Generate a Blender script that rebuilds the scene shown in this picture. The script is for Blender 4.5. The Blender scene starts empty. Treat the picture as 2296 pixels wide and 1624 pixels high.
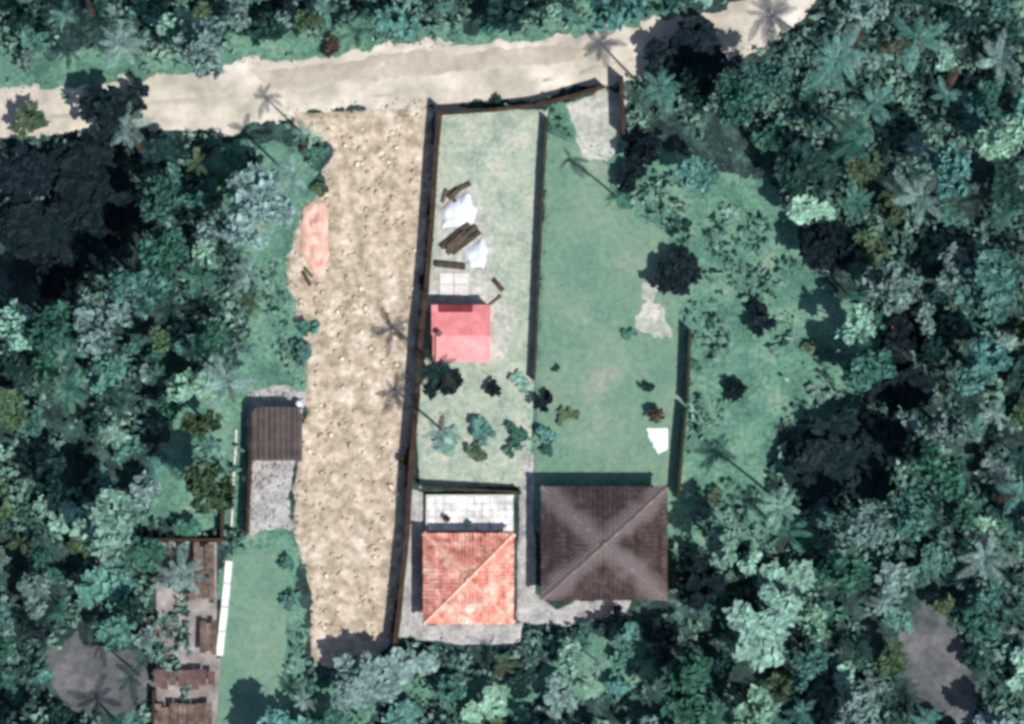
import bpy, bmesh, math, random
import numpy as np
from mathutils import Vector, Matrix

random.seed(11)
rng = np.random.default_rng(11)
SC = bpy.context.scene
COL = SC.collection

# ------------------------------------------------------------------ camera, sky, sun, exposure
U = 0.0446                       # metres per image pixel; x, y positions below are image coordinates
CX, CY = 1148.0, 812.0           # image centre in pixels
def P(x, y): return ((x - CX) * U, (CY - y) * U)

ALT = 520.0
cam = bpy.data.cameras.new('camera')
cam.sensor_width = 36.0
cam.lens = 36.0 * ALT / 102.4
cam.clip_start, cam.clip_end = 5.0, 6000.0
cam_ob = bpy.data.objects.new('camera', cam)
cam_ob.location = (0, 0, ALT)
COL.objects.link(cam_ob)
SC.camera = cam_ob

SUN_EL, SUN_AZ = math.radians(57), math.radians(132)
world = bpy.data.worlds.new('World'); SC.world = world
world.use_nodes = True
wn = world.node_tree
bg = wn.nodes['Background']
sky = wn.nodes.new('ShaderNodeTexSky')
sky.sky_type = 'NISHITA'; sky.sun_disc = False
sky.sun_elevation, sky.sun_rotation = SUN_EL, SUN_AZ
wn.links.new(sky.outputs[0], bg.inputs[0])
bg.inputs[1].default_value = 0.09
sl = bpy.data.lights.new('sun', 'SUN')
sl.energy = 4.2; sl.angle = math.radians(0.6); sl.color = (1.0, 0.96, 0.90)
so = bpy.data.objects.new('sun', sl)
SD = Vector((math.cos(SUN_EL) * math.sin(SUN_AZ), math.cos(SUN_EL) * math.cos(SUN_AZ), math.sin(SUN_EL)))
so.rotation_euler = (-SD).to_track_quat('-Z', 'Y').to_euler()
so.location = SD * 60
COL.objects.link(so)
SC.view_settings.view_transform = 'Standard'
SC.view_settings.look = 'None'
SC.view_settings.gamma = 1.0
SC.view_settings.use_curve_mapping = False
SC.view_settings.exposure = 0.40
SC.cycles.filter_width = 3.4     # the photograph is soft: an enlarged aerial frame
SC.cycles.max_bounces = 5

# ------------------------------------------------------------------ materials
def mat(name, cols, scale=1.0, rough=0.8, bump=0.0, bscale=8.0, obj_var=0.0, detail=4.0, spec=0.25,
        fine=0.0, fscale=9.0, trans=0.0, hue=0.0):
    """Noise-mixed colours in world space; cols = list of (position, rgb)."""
    m = bpy.data.materials.new(name); m.use_nodes = True
    nt = m.node_tree; N = nt.nodes; L = nt.links
    b = N['Principled BSDF']
    b.inputs['Roughness'].default_value = rough
    b.inputs['Specular IOR Level'].default_value = spec
    geo = N.new('ShaderNodeNewGeometry')
    nz = N.new('ShaderNodeTexNoise'); nz.inputs['Scale'].default_value = scale
    nz.inputs['Detail'].default_value = detail; nz.inputs['Roughness'].default_value = 0.6
    L.new(geo.outputs['Position'], nz.inputs['Vector'])
    cr = N.new('ShaderNodeValToRGB')
    while len(cr.color_ramp.elements) > 1: cr.color_ramp.elements.remove(cr.color_ramp.elements[0])
    for i, (p, c) in enumerate(cols):
        e = cr.color_ramp.elements[0] if i == 0 else cr.color_ramp.elements.new(p)
        e.position = p; e.color = (*c, 1)
    L.new(nz.outputs['Fac'], cr.inputs[0])
    out = cr.outputs[0]
    if fine:
        n2 = N.new('ShaderNodeTexNoise'); n2.inputs['Scale'].default_value = fscale
        n2.inputs['Detail'].default_value = 3
        L.new(geo.outputs['Position'], n2.inputs['Vector'])
        mr = N.new('ShaderNodeMapRange')
        mr.inputs[1].default_value, mr.inputs[2].default_value = 0.3, 0.7
        mr.inputs[3].default_value, mr.inputs[4].default_value = 1 - fine, 1 + fine
        L.new(n2.outputs['Fac'], mr.inputs[0])
        mx = N.new('ShaderNodeMix'); mx.data_type = 'RGBA'; mx.blend_type = 'MULTIPLY'; mx.inputs[0].default_value = 1
        L.new(out, mx.inputs[6]); L.new(mr.outputs[0], mx.inputs[7]); out = mx.outputs[2]
    if obj_var or hue:
        oi = N.new('ShaderNodeObjectInfo')
        hs = N.new('ShaderNodeHueSaturation')
        mr = N.new('ShaderNodeMapRange')
        mr.inputs[3].default_value, mr.inputs[4].default_value = 1 - obj_var, 1 + obj_var
        L.new(oi.outputs['Random'], mr.inputs[0]); L.new(mr.outputs[0], hs.inputs['Value'])
        if hue:
            ma = N.new('ShaderNodeMath'); ma.operation = 'FRACT'
            mb = N.new('ShaderNodeMath'); mb.operation = 'MULTIPLY'; mb.inputs[1].default_value = 7.31
            L.new(oi.outputs['Random'], mb.inputs[0]); L.new(mb.outputs[0], ma.inputs[0])
            m2 = N.new('ShaderNodeMapRange')
            m2.inputs[3].default_value, m2.inputs[4].default_value = 0.5 - hue, 0.5 + hue
            L.new(ma.outputs[0], m2.inputs[0]); L.new(m2.outputs[0], hs.inputs['Hue'])
        L.new(out, hs.inputs['Color']); out = hs.outputs[0]
    L.new(out, b.inputs['Base Color'])
    if bump:
        n3 = N.new('ShaderNodeTexNoise'); n3.inputs['Scale'].default_value = bscale; n3.inputs['Detail'].default_value = 5
        L.new(geo.outputs['Position'], n3.inputs['Vector'])
        bp = N.new('ShaderNodeBump'); bp.inputs['Strength'].default_value = bump; bp.inputs['Distance'].default_value = 0.1
        L.new(n3.outputs['Fac'], bp.inputs['Height']); L.new(bp.outputs[0], b.inputs['Normal'])
    if trans:
        tr = N.new('ShaderNodeBsdfTranslucent'); L.new(out, tr.inputs['Color'])
        ms = N.new('ShaderNodeMixShader'); ms.inputs[0].default_value = trans
        L.new(b.outputs[0], ms.inputs[1]); L.new(tr.outputs[0], ms.inputs[2])
        L.new(ms.outputs[0], N['Material Output'].inputs['Surface'])
    return m

def weathered(name, src, pale, hx, hy):
    """shingles with a broad pale lichen bloom along the four hips (house's own coordinates)."""
    m = M[src].copy(); m.name = name; nt = m.node_tree; N = nt.nodes; L = nt.links
    b = N['Principled BSDF']; old = b.inputs['Base Color'].links[0].from_socket
    tc = N.new('ShaderNodeTexCoord'); sx = N.new('ShaderNodeSeparateXYZ'); L.new(tc.outputs['Object'], sx.inputs[0])
    nz = N.new('ShaderNodeTexNoise'); nz.inputs['Scale'].default_value = 0.55; nz.inputs['Detail'].default_value = 3
    L.new(tc.outputs['Object'], nz.inputs['Vector'])
    def mth(op, a, b_=None):
        n = N.new('ShaderNodeMath'); n.operation = op
        for i, q in enumerate((a, b_)):
            if q is None: continue
            if isinstance(q, (int, float)): n.inputs[i].default_value = q
            else: L.new(q, n.inputs[i])
        return n.outputs[0]
    dx = mth('DIVIDE', mth('ABSOLUTE', sx.outputs[0]), hx); dy = mth('DIVIDE', mth('ABSOLUTE', sx.outputs[1]), hy)
    d = mth('ADD', mth('ABSOLUTE', mth('SUBTRACT', dx, dy)), mth('MULTIPLY', mth('SUBTRACT', nz.outputs['Fac'], 0.5), 0.55))
    mr = N.new('ShaderNodeMapRange'); mr.interpolation_type = 'SMOOTHSTEP'
    mr.inputs[1].default_value, mr.inputs[2].default_value = 0.06, 0.42
    mr.inputs[3].default_value, mr.inputs[4].default_value = 0.85, 0.0
    L.new(d, mr.inputs[0])
    mx = N.new('ShaderNodeMix'); mx.data_type = 'RGBA'; L.new(mr.outputs[0], mx.inputs[0]); L.new(old, mx.inputs[6])
    mx.inputs[7].default_value = (*pale, 1); L.new(mx.outputs[2], b.inputs['Base Color'])
    return m

def leafmat(name, c, k=0.45, s_=0.3, **kw):
    d = tuple(v * (1 - k) for v in c); u = tuple(min(1, v * (1 + k)) for v in c)
    return mat(name, [(0.3, d), (0.5, c), (0.7, u)], scale=1.1, rough=0.55, obj_var=0.28, hue=0.018, fine=0.30, fscale=2.2, spec=s_, trans=0.2, **kw)

LEAF = {
    'blue-green': leafmat('leaf_blue_green', (0.072, 0.190, 0.165)),
    'grey-green': leafmat('leaf_grey_green', (0.155, 0.245, 0.232)),
    'deep green': leafmat('leaf_deep_green', (0.038, 0.130, 0.097)),
    'pale green': leafmat('leaf_pale_green', (0.205, 0.375, 0.290)),
    'olive': leafmat('leaf_olive', (0.060, 0.105, 0.055)),
    'near-black': leafmat('leaf_dark_and_shade', (0.007, 0.016, 0.021), s_=0.06),  # in the dark pockets and road bend this leaf colour carries painted shade
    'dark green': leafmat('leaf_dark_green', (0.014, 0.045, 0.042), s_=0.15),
    'brown': leafmat('leaf_brown', (0.060, 0.038, 0.024)),
}
M = {
    'bark': mat('bark', [(0.3, (0.08, 0.065, 0.05)), (0.7, (0.19, 0.165, 0.14))], 3, 0.9, 0.4),
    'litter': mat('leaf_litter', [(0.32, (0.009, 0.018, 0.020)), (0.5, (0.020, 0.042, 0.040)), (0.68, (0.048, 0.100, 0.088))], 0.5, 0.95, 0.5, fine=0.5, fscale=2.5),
    'meadow': mat('meadow_grass', [(0.30, (0.045, 0.110, 0.082)), (0.45, (0.075, 0.175, 0.128)), (0.58, (0.110, 0.225, 0.160)), (0.72, (0.18, 0.245, 0.180))], 0.33, 0.9, 0.35, fine=0.30, fscale=2.2),
    'lawn': mat('lawn_grass', [(0.30, (0.090, 0.180, 0.135)), (0.45, (0.120, 0.215, 0.155)), (0.58, (0.155, 0.235, 0.170)), (0.72, (0.235, 0.270, 0.220))], 0.16, 0.9, 0.15, fine=0.13, fscale=1.6),
    'yard': mat('yard_grass', [(0.30, (0.20, 0.26, 0.21)), (0.5, (0.30, 0.355, 0.285)), (0.7, (0.42, 0.41, 0.34))], 0.35, 0.9, 0.2, fine=0.18, fscale=2),
    'soil': mat('bare_soil', [(0.28, (0.225, 0.185, 0.130)), (0.41, (0.31, 0.26, 0.19)), (0.50, (0.40, 0.335, 0.26)), (0.58, (0.47, 0.395, 0.32)), (0.72, (0.61, 0.54, 0.45))], 0.7, 0.95, 0.35, fine=0.22, fscale=1.9, bscale=3),
    'road': mat('road_dirt', [(0.28, (0.26, 0.26, 0.215)), (0.42, (0.39, 0.36, 0.30)), (0.55, (0.50, 0.455, 0.39)), (0.72, (0.68, 0.635, 0.57))], 0.2, 0.95, 0.12, fine=0.08, fscale=1.0),
    'pale_ground': mat('pale_dusty_ground', [(0.3, (0.26, 0.28, 0.24)), (0.5, (0.36, 0.375, 0.33)), (0.7, (0.50, 0.49, 0.45))], 0.5, 0.95, 0.2, fine=0.15, fscale=2),
    'gravel': mat('grey_gravel', [(0.3, (0.20, 0.20, 0.205)), (0.5, (0.32, 0.315, 0.31)), (0.7, (0.45, 0.44, 0.42))], 0.7, 0.95, 0.5, fine=0.3, fscale=5),
    'clod': mat('earth_clod', [(0.3, (0.33, 0.27, 0.185)), (0.7, (0.54, 0.45, 0.34))], 0.9, 0.95, obj_var=0.1),
    'stone': mat('pale_stone', [(0.3, (0.52, 0.44, 0.32)), (0.7, (0.76, 0.68, 0.54))], 0.9, 0.9),
    'wall': mat('weathered_block', [(0.3, (0.024, 0.014, 0.009)), (0.7, (0.060, 0.036, 0.024))], 0.8, 0.95, 0.4, fine=0.3),
    'wall_green': mat('mossy_block', [(0.3, (0.018, 0.017, 0.010)), (0.7, (0.048, 0.040, 0.024))], 0.8, 0.95, 0.4, fine=0.3),
    'white_conc': mat('pale_concrete', [(0.3, (0.50, 0.54, 0.50)), (0.7, (0.76, 0.79, 0.74))], 0.8, 0.85, 0.2, fine=0.12),
    'slab_conc': mat('washed_concrete', [(0.3, (0.46, 0.43, 0.42)), (0.7, (0.66, 0.63, 0.62))], 0.8, 0.85, 0.2, fine=0.15),
    'grey_conc': mat('grey_concrete', [(0.3, (0.13, 0.115, 0.105)), (0.5, (0.23, 0.205, 0.195)), (0.7, (0.36, 0.335, 0.315))], 0.5, 0.9, 0.3, fine=0.2),
    'plaster': mat('plaster', [(0.3, (0.50, 0.46, 0.40)), (0.7, (0.64, 0.60, 0.53))], 1, 0.85),
    'glass': mat('window_glass', [(0.3, (0.02, 0.025, 0.03)), (0.7, (0.03, 0.035, 0.04))], 1, 0.08, spec=0.6),
    'shingle': mat('brown_shingle', [(0.30, (0.026, 0.017, 0.016)), (0.5, (0.042, 0.028, 0.027)), (0.7, (0.070, 0.050, 0.049))], 0.55, 0.85, obj_var=0.30, fine=0.40, fscale=2),
    'ridge': mat('worn_ridge', [(0.3, (0.13, 0.110, 0.112)), (0.55, (0.20, 0.172, 0.172)), (0.75, (0.28, 0.255, 0.25))], 0.6, 0.85, obj_var=0.12, fine=0.25, fscale=2.5),
    'red_tile': mat('red_tile', [(0.28, (0.34, 0.115, 0.085)), (0.42, (0.50, 0.185, 0.140)), (0.54, (0.62, 0.290, 0.230)), (0.68, (0.70, 0.46, 0.38))], 0.6, 0.8, obj_var=0.22, fine=0.40, fscale=2.0),
    'red_ridge': mat('red_ridge', [(0.3, (0.62, 0.34, 0.24)), (0.7, (0.80, 0.53, 0.40))], 1.2, 0.8, obj_var=0.1, fine=0.2, fscale=3),
    'pink_roof': mat('pink_roof_paint', [(0.3, (0.60, 0.225, 0.225)), (0.5, (0.68, 0.285, 0.285)), (0.7, (0.72, 0.36, 0.345))], 0.6, 0.75, fine=0.10, fscale=1.5),
    'red_roof': mat('red_roof_paint', [(0.3, (0.46, 0.145, 0.150)), (0.5, (0.54, 0.185, 0.190)), (0.7, (0.58, 0.25, 0.235))], 0.6, 0.75, fine=0.12, fscale=1.5),
    'pink_wall': mat('pink_wall', [(0.3, (0.45, 0.16, 0.14)), (0.7, (0.55, 0.22, 0.2))], 1, 0.85),
    'shade_red': mat('painted_shade_red', [(0.3, (0.10, 0.012, 0.014)), (0.7, (0.20, 0.030, 0.032))], 0.9, 0.8, fine=0.2),  # red darkened to stand for shade on the roof edge
    'timber': mat('dark_timber', [(0.3, (0.045, 0.035, 0.022)), (0.7, (0.105, 0.083, 0.058))], 2, 0.85, obj_var=0.3, fine=0.3),
    'sheet': mat('white_sheeting', [(0.3, (0.46, 0.50, 0.57)), (0.7, (0.66, 0.69, 0.74))], 0.8, 0.55),
    'pinksheet': mat('pink_sheeting', [(0.3, (0.42, 0.20, 0.16)), (0.5, (0.62, 0.36, 0.30)), (0.7, (0.70, 0.50, 0.41))], 1.1, 0.7),
    'rust': mat('rusty_sheet', [(0.3, (0.060, 0.042, 0.034)), (0.5, (0.11, 0.078, 0.062)), (0.7, (0.19, 0.145, 0.12))], 0.8, 0.8, obj_var=0.25, fine=0.35, fscale=2),
    'darkred': mat('dark_red_sheet', [(0.3, (0.065, 0.036, 0.036)), (0.7, (0.14, 0.085, 0.08))], 0.9, 0.8, fine=0.3, fscale=2),
    'shed_roof': mat('dark_shed_roof', [(0.3, (0.040, 0.032, 0.030)), (0.7, (0.088, 0.068, 0.064))], 0.8, 0.7, obj_var=0.15, fine=0.2),
    'clay': mat('clay_pot', [(0.3, (0.22, 0.10, 0.065)), (0.7, (0.32, 0.16, 0.10))], 3, 0.85),
    'thatch': mat('dry_brown', [(0.3, (0.070, 0.055, 0.038)), (0.7, (0.15, 0.12, 0.085))], 1.3, 0.95, fine=0.4, fscale=3),
    'metal': mat('galvanised', [(0.3, (0.45, 0.46, 0.47)), (0.7, (0.6, 0.61, 0.62))], 2, 0.4),
    'tilefloor': mat('pale_terrace_tile', [(0.3, (0.38, 0.38, 0.40)), (0.5, (0.60, 0.585, 0.585)), (0.7, (0.80, 0.77, 0.76))], 0.9, 0.6, obj_var=0.14, fine=0.18, fscale=2),
}

# ------------------------------------------------------------------ object helpers
def link(name, me, m=None, parent=None, loc=(0, 0, 0), rot=(0, 0, 0)):
    o = bpy.data.objects.new(name, me)
    if m is not None and len(me.materials) == 0: me.materials.append(m)
    COL.objects.link(o)
    if parent is not None: o.parent = parent
    o.location = loc; o.rotation_euler = rot
    return o
def tag(o, label, cat, group=None):
    o['label'] = label; o['category'] = cat
    if group: o['group'] = group
    return o
def thing(name, label, cat, loc=(0, 0, 0), rz=0.0, group=None):
    o = bpy.data.objects.new(name, None); o.empty_display_size = 0.3
    COL.objects.link(o); o.location = loc; o.rotation_euler = (0, 0, rz)
    return tag(o, label, cat, group)
def kind(o, k):
    o['kind'] = k; return o
def mesh_np(name, v, f, smooth=False):
    me = bpy.data.meshes.new(name)
    v = np.asarray(v, dtype=np.float32); f = np.asarray(f, dtype=np.int32)
    n, k = f.shape
    me.vertices.add(len(v)); me.vertices.foreach_set('co', v.ravel())
    me.loops.add(n * k); me.loops.foreach_set('vertex_index', f.ravel())
    me.polygons.add(n)
    me.polygons.foreach_set('loop_start', np.arange(0, n * k, k, dtype=np.int32))
    me.polygons.foreach_set('loop_total', np.full(n, k, dtype=np.int32))
    me.update(calc_edges=True); me.validate()
    if smooth: me.polygons.foreach_set('use_smooth', np.ones(n, dtype=bool))
    return me
def mesh(name, v, f, smooth=False):
    me = bpy.data.meshes.new(name); me.from_pydata([tuple(p) for p in v], [], [tuple(q) for q in f])
    if smooth: me.polygons.foreach_set('use_smooth', [True] * len(me.polygons))
    me.update(); return me
def bm_done(bm, name, bevel=0.0):
    if bevel:
        bmesh.ops.bevel(bm, geom=list(bm.edges), offset=bevel, segments=1, affect='EDGES')
    bmesh.ops.recalc_face_normals(bm, faces=bm.faces)
    me = bpy.data.meshes.new(name); bm.to_mesh(me); bm.free(); return me
def add_box(bm, x0, y0, z0, x1, y1, z1):
    r = bmesh.ops.create_cube(bm, size=1.0)
    bmesh.ops.scale(bm, vec=(x1 - x0, y1 - y0, z1 - z0), verts=r['verts'])
    bmesh.ops.translate(bm, vec=((x0 + x1) / 2, (y0 + y1) / 2, (z0 + z1) / 2), verts=r['verts'])
def box(name, x0, y0, z0, x1, y1, z1, m, parent=None, bevel=0.015, loc=(0, 0, 0), rot=(0, 0, 0)):
    bm = bmesh.new(); add_box(bm, x0, y0, z0, x1, y1, z1)
    return link(name, bm_done(bm, name, bevel), m, parent, loc, rot)
def copy_tree(o, parent=None):
    c = o.copy(); COL.objects.link(c)
    if parent is not None: c.parent = parent
    for ch in o.children: copy_tree(ch, c)
    return c

# value noise on numpy arrays
_lat = rng.random((256, 256))
def vnoise(x, y, s):
    x = np.asarray(x) * s + 91.7; y = np.asarray(y) * s + 47.3
    xi = np.floor(x).astype(int); yi = np.floor(y).astype(int)
    fx = x - xi; fy = y - yi
    fx = fx * fx * (3 - 2 * fx); fy = fy * fy * (3 - 2 * fy)
    g = lambda a, b: _lat[a % 256, b % 256]
    return (g(xi, yi) * (1 - fx) * (1 - fy) + g(xi + 1, yi) * fx * (1 - fy) + g(xi, yi + 1) * (1 - fx) * fy + g(xi + 1, yi + 1) * fx * fy) - 0.5
def sdist(px, py, poly):
    """signed distance (positive inside) of points to polygon, metres."""
    poly = np.asarray(poly); n = len(poly)
    best = np.full(px.shape, 1e9); ins = np.zeros(px.shape, bool)
    for i in range(n):
        ax, ay = poly[i]; bx_, by_ = poly[(i + 1) % n]
        dx, dy = bx_ - ax, by_ - ay
        t = np.clip(((px - ax) * dx + (py - ay) * dy) / (dx * dx + dy * dy + 1e-12), 0, 1)
        best = np.minimum(best, np.hypot(px - ax - t * dx, py - ay - t * dy))
        c = ((ay > py) != (by_ > py))
        with np.errstate(divide='ignore', invalid='ignore'):
            xc = ax + (py - ay) * dx / (dy if abs(dy) > 1e-12 else 1e-12)
        ins ^= c & (px < xc)
    return np.where(ins, best, -best)
def px_to_ground(pts): return [P(*p) for p in pts]

PATCHES = {}
def patch(name, pts, m, h, cell=0.25, wob=0.5, soft=0.5, relief=0.0, rscale=1.5, extra=None):
    """a ground sheet with real relief whose edge sinks unevenly into the ground below."""
    poly = px_to_ground(pts); PATCHES[name] = poly
    a = np.array(poly); mn = a.min(0) - 1.5; mx = a.max(0) + 1.5
    nx = int((mx[0] - mn[0]) / cell) + 2; ny = int((mx[1] - mn[1]) / cell) + 2
    xs = mn[0] + np.arange(nx) * cell; ys = mn[1] + np.arange(ny) * cell
    X, Y = np.meshgrid(xs, ys)
    sd = sdist(X, Y, poly) + wob * 2 * (vnoise(X, Y, 0.45) + 0.6 * vnoise(X, Y, 1.3) + 0.35 * vnoise(X, Y, 3.1))
    t = np.clip((sd + soft) / (2 * soft), 0, 1); t = t * t * (3 - 2 * t)
    rel = relief * (vnoise(X, Y, rscale) * 1.1 + 0.8 * vnoise(X, Y, rscale * 2.3) + 0.5 * vnoise(X, Y, rscale * 4.1)) if relief else 0
    if extra is not None: rel = rel + extra(X, Y)
    Z = -0.06 + (h + 0.06 + rel) * t
    idx = np.arange(nx * ny).reshape(ny, nx)
    f = np.stack([idx[:-1, :-1], idx[:-1, 1:], idx[1:, 1:], idx[1:, :-1]], -1).reshape(-1, 4)
    zt = t.ravel(); keep = zt[f].max(1) > 0.02
    f = f[keep]; used = np.unique(f); remap = np.full(nx * ny, -1); remap[used] = np.arange(len(used))
    v = np.stack([X.ravel(), Y.ravel(), Z.ravel()], 1)[used]
    o = link(name, mesh_np(name, v, remap[f], True), m)
    kind(o, 'structure')
    return o

# ------------------------------------------------------------------ the setting: ground sheets
R_ = 1500.0
g = link('terrain', mesh('terrain', [(-R_, -R_, 0), (R_, -R_, 0), (R_, R_, 0), (-R_, R_, 0)], [(0, 1, 2, 3)]), M['litter'])
kind(g, 'structure')

ROAD_N = [(-80, 205), (60, 200), (200, 190), (330, 172), (480, 150), (640, 128), (800, 112), (960, 98), (1120, 92), (1260, 80), (1400, 62), (1540, 40), (1680, 0), (1790, -70)]
ROAD_S = [(1900, -70), (1800, 40), (1740, 85), (1640, 130), (1500, 165), (1400, 178), (1330, 190), (1200, 222), (1050, 238), (900, 246), (760, 248), (640, 262), (520, 300), (400, 285), (250, 280), (120, 300), (-80, 330)]
patch('meadow', [(1235, 240), (1330, 235), (1400, 300), (1520, 330), (1640, 380), (1720, 400), (1790, 480), (1830, 600), (1900, 660), (1960, 740), (1960, 850), (1880, 960), (1760, 960), (1720, 1080), (1760, 1180), (1700, 1240), (1570, 1230), (1500, 1200), (1180, 1200), (1180, 900), (1215, 500)], M['meadow'], 0.03, 0.3, 0.9, 0.6, 0.03, 0.8)
patch('verge', [(-60, 120), (250, 110), (420, 100), (640, 70), (800, 40), (1000, 60), (1200, 40), (1300, -60), (1560, -60), (1500, 60), (1300, 120), (900, 140), (500, 185), (200, 230), (-60, 240)], M['meadow'], 0.02, 0.3, 0.9, 0.6, 0.03, 0.8)
patch('grass_strip', [(420, 340), (620, 300), (700, 330), (720, 440), (690, 700), (700, 860), (670, 1000), (655, 1150), (690, 1420), (700, 1500), (860, 1500), (900, 1560), (800, 1680), (480, 1690), (500, 1260), (560, 1190), (400, 1200), (330, 1160), (350, 1000), (420, 880), (540, 820), (560, 600)], M['meadow'], 0.025, 0.3, 0.9, 0.6, 0.03, 0.8)
patch('side_lawn', [(512, 1250), (560, 1235), (650, 1240), (640, 1500), (600, 1600), (560, 1690), (478, 1690), (492, 1480)], M['lawn'], 0.05, 0.3, 0.25, 0.3)
patch('south_meadow', [(830, 1500), (1000, 1530), (1180, 1500), (1290, 1440), (1440, 1370), (1480, 1500), (1420, 1560), (1250, 1580), (1000, 1600), (850, 1600)], M['meadow'], 0.02, 0.3, 0.9, 0.6, 0.03, 0.8)
patch('lawn', [(1228, 300), (1330, 320), (1385, 400), (1430, 480), (1500, 520), (1530, 740), (1525, 900), (1512, 1095), (1440, 1085), (1195, 1085), (1200, 900), (1215, 600)], M['lawn'], 0.06, 0.25, 0.25, 0.4, 0.015, 0.6)
patch('yard', [(975, 238), (1100, 242), (1228, 250), (1218, 420), (1206, 700), (1195, 950), (1185, 1090), (940, 1095), (930, 820), (960, 560)], M['yard'], 0.07, 0.25, 0.1, 0.2, 0.02, 0.8)
patch('bare_patch', [(1440, 640), (1468, 625), (1485, 680), (1520, 735), (1512, 775), (1465, 752), (1428, 735), (1434, 690)], M['pale_ground'], 0.09, 0.2, 0.5, 0.4, 0.02, 1.2)
patch('driveway', [(1270, 238), (1350, 200), (1400, 215), (1395, 290), (1375, 360), (1300, 365), (1290, 300)], M['pale_ground'], 0.085, 0.2, 0.3, 0.3)
patch('dirt_road', ROAD_N + ROAD_S, M['road'], 0.09, 0.3, 0.55, 0.5, 0.03, 0.7,
      extra=lambda X, Y: -0.05 * np.exp(-((vnoise(X * 0.3, Y * 2.0, 0.5)) / 0.08) ** 2))
M['track'] = mat('packed_dirt', [(0.3, (0.30, 0.265, 0.215)), (0.5, (0.375, 0.335, 0.28)), (0.7, (0.45, 0.41, 0.35))], 0.25, 0.95, 0.12, fine=0.1, fscale=1.2)
patch('road_shoulder', [(560, 158), (700, 138), (900, 118), (1100, 108), (1270, 96), (1310, 110), (1280, 142), (1100, 158), (1000, 172), (850, 182), (680, 204), (600, 205)], M['track'], 0.115, 0.25, 0.35, 0.45, 0.015, 0.8)
patch('wheel_track', [(100, 262), (260, 238), (420, 222), (560, 212), (560, 222), (420, 234), (260, 250), (100, 274)], M['track'], 0.112, 0.2, 0.25, 0.3)
patch('wheel_track', [(640, 226), (850, 210), (1050, 198), (1250, 172), (1400, 132), (1560, 100), (1562, 108), (1402, 142), (1252, 182), (1052, 207), (852, 219), (640, 235)], M['track'], 0.112, 0.2, 0.22, 0.3)
SOIL = [(650, 250), (978, 238), (970, 330), (960, 500), (946, 650), (936, 760), (926, 900), (912, 1050), (903, 1200), (892, 1300), (886, 1380), (878, 1440), (830, 1488), (740, 1498), (698, 1470), (700, 1390), (688, 1290), (668, 1200), (655, 1110), (672, 1000), (686, 900), (690, 780), (662, 690), (645, 600), (655, 520), (720, 430), (748, 330), (690, 300)]
patch('bare_soil', SOIL, M['soil'], 0.10, 0.16, 0.45, 0.45, 0.095, 0.62)
patch('gravel_yard', [(556, 870), (640, 860), (690, 880), (672, 1000), (650, 1110), (655, 1185), (560, 1200), (552, 1000)], M['gravel'], 0.07, 0.2, 0.25, 0.25, 0.03, 1.5)
patch('garden_path', [(1168, 1020), (1196, 1015), (1200, 1330), (1250, 1370), (1290, 1350), (1420, 1345), (1400, 1385), (1290, 1400), (1200, 1400), (1160, 1390)], M['gravel'], 0.10, 0.2, 0.12, 0.15)

# scattered clods and stones on the soil: beyond counting
def scatter_rocks(name, poly, n, smin, smax, m, seed, zbase=0.1):
    r = np.random.default_rng(seed)
    a = np.array(poly); mn, mx = a.min(0), a.max(0)
    pts = mn + r.random((n * 3, 2)) * (mx - mn)
    k = sdist(pts[:, 0], pts[:, 1], poly) > 0.3
    # clods gather in patches
    k &= (vnoise(pts[:, 0], pts[:, 1], 0.35) + 0.5 * r.random(len(pts)) - 0.2) > -0.12
    pts = pts[k][:n]; n = len(pts)
    base = np.array([(1, 0, 0), (0, 1, 0), (-1, 0, 0), (0, -1, 0), (0, 0, 0.8), (0, 0, -0.6), (0.7, 0.7, 0.3), (-0.7, 0.6, 0.35), (-0.6, -0.7, 0.3), (0.7, -0.6, 0.35)], float)
    faces = np.array([(4, 0, 6), (4, 6, 1), (4, 1, 7), (4, 7, 2), (4, 2, 8), (4, 8, 3), (4, 3, 9), (4, 9, 0), (5, 6, 0), (5, 1, 6), (5, 7, 1), (5, 2, 7), (5, 8, 2), (5, 3, 8), (5, 9, 3), (5, 0, 9)])
    s = smin + (smax - smin) * r.random(n) ** 2.2
    V = base[None] * (0.75 + 0.5 * r.random((n, 10, 1))) * s[:, None, None] * np.array([1, 1, 0.7])
    ang = r.random(n) * 6.283; c, sn = np.cos(ang)[:, None], np.sin(ang)[:, None]
    st = 1 + 0.6 * r.random(n)[:, None]
    x = V[..., 0] * st; y = V[..., 1]
    V[..., 0], V[..., 1] = x * c - y * sn, x * sn + y * c
    V[..., 0] += pts[:, :1]; V[..., 1] += pts[:, 1:]; V[..., 2] += zbase
    F = (faces[None] + 10 * np.arange(n)[:, None, None]).reshape(-1, 3)
    return kind(link(name, mesh_np(name, V.reshape(-1, 3), F), m), 'stuff')
soil_poly = PATCHES['bare_soil']
scatter_rocks('earth_clods', soil_poly, 900, 0.05, 0.24, M['clod'], 3)
scatter_rocks('stones', soil_poly, 120, 0.08, 0.34, M['stone'], 4)
patch('dusty_ground', [(978, 425), (1060, 415), (1095, 470), (1112, 560), (1118, 660), (1150, 700), (1150, 800), (1100, 830), (952, 700), (962, 600)], M['pale_ground'], 0.085, 0.2, 0.35, 0.3, 0.02, 1.0)
M['dull'] = mat('dull_bare_ground', [(0.3, (0.045, 0.055, 0.060)), (0.5, (0.085, 0.092, 0.095)), (0.7, (0.15, 0.15, 0.155))], 0.3, 0.95, 0.3, fine=0.2, fscale=1.5)
patch('bare_ground', [(110, 1470), (200, 1430), (320, 1450), (340, 1530), (300, 1590), (180, 1600), (100, 1540)], M['dull'], 0.03, 0.3, 1.0, 0.7, 0.03, 0.8)
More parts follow.
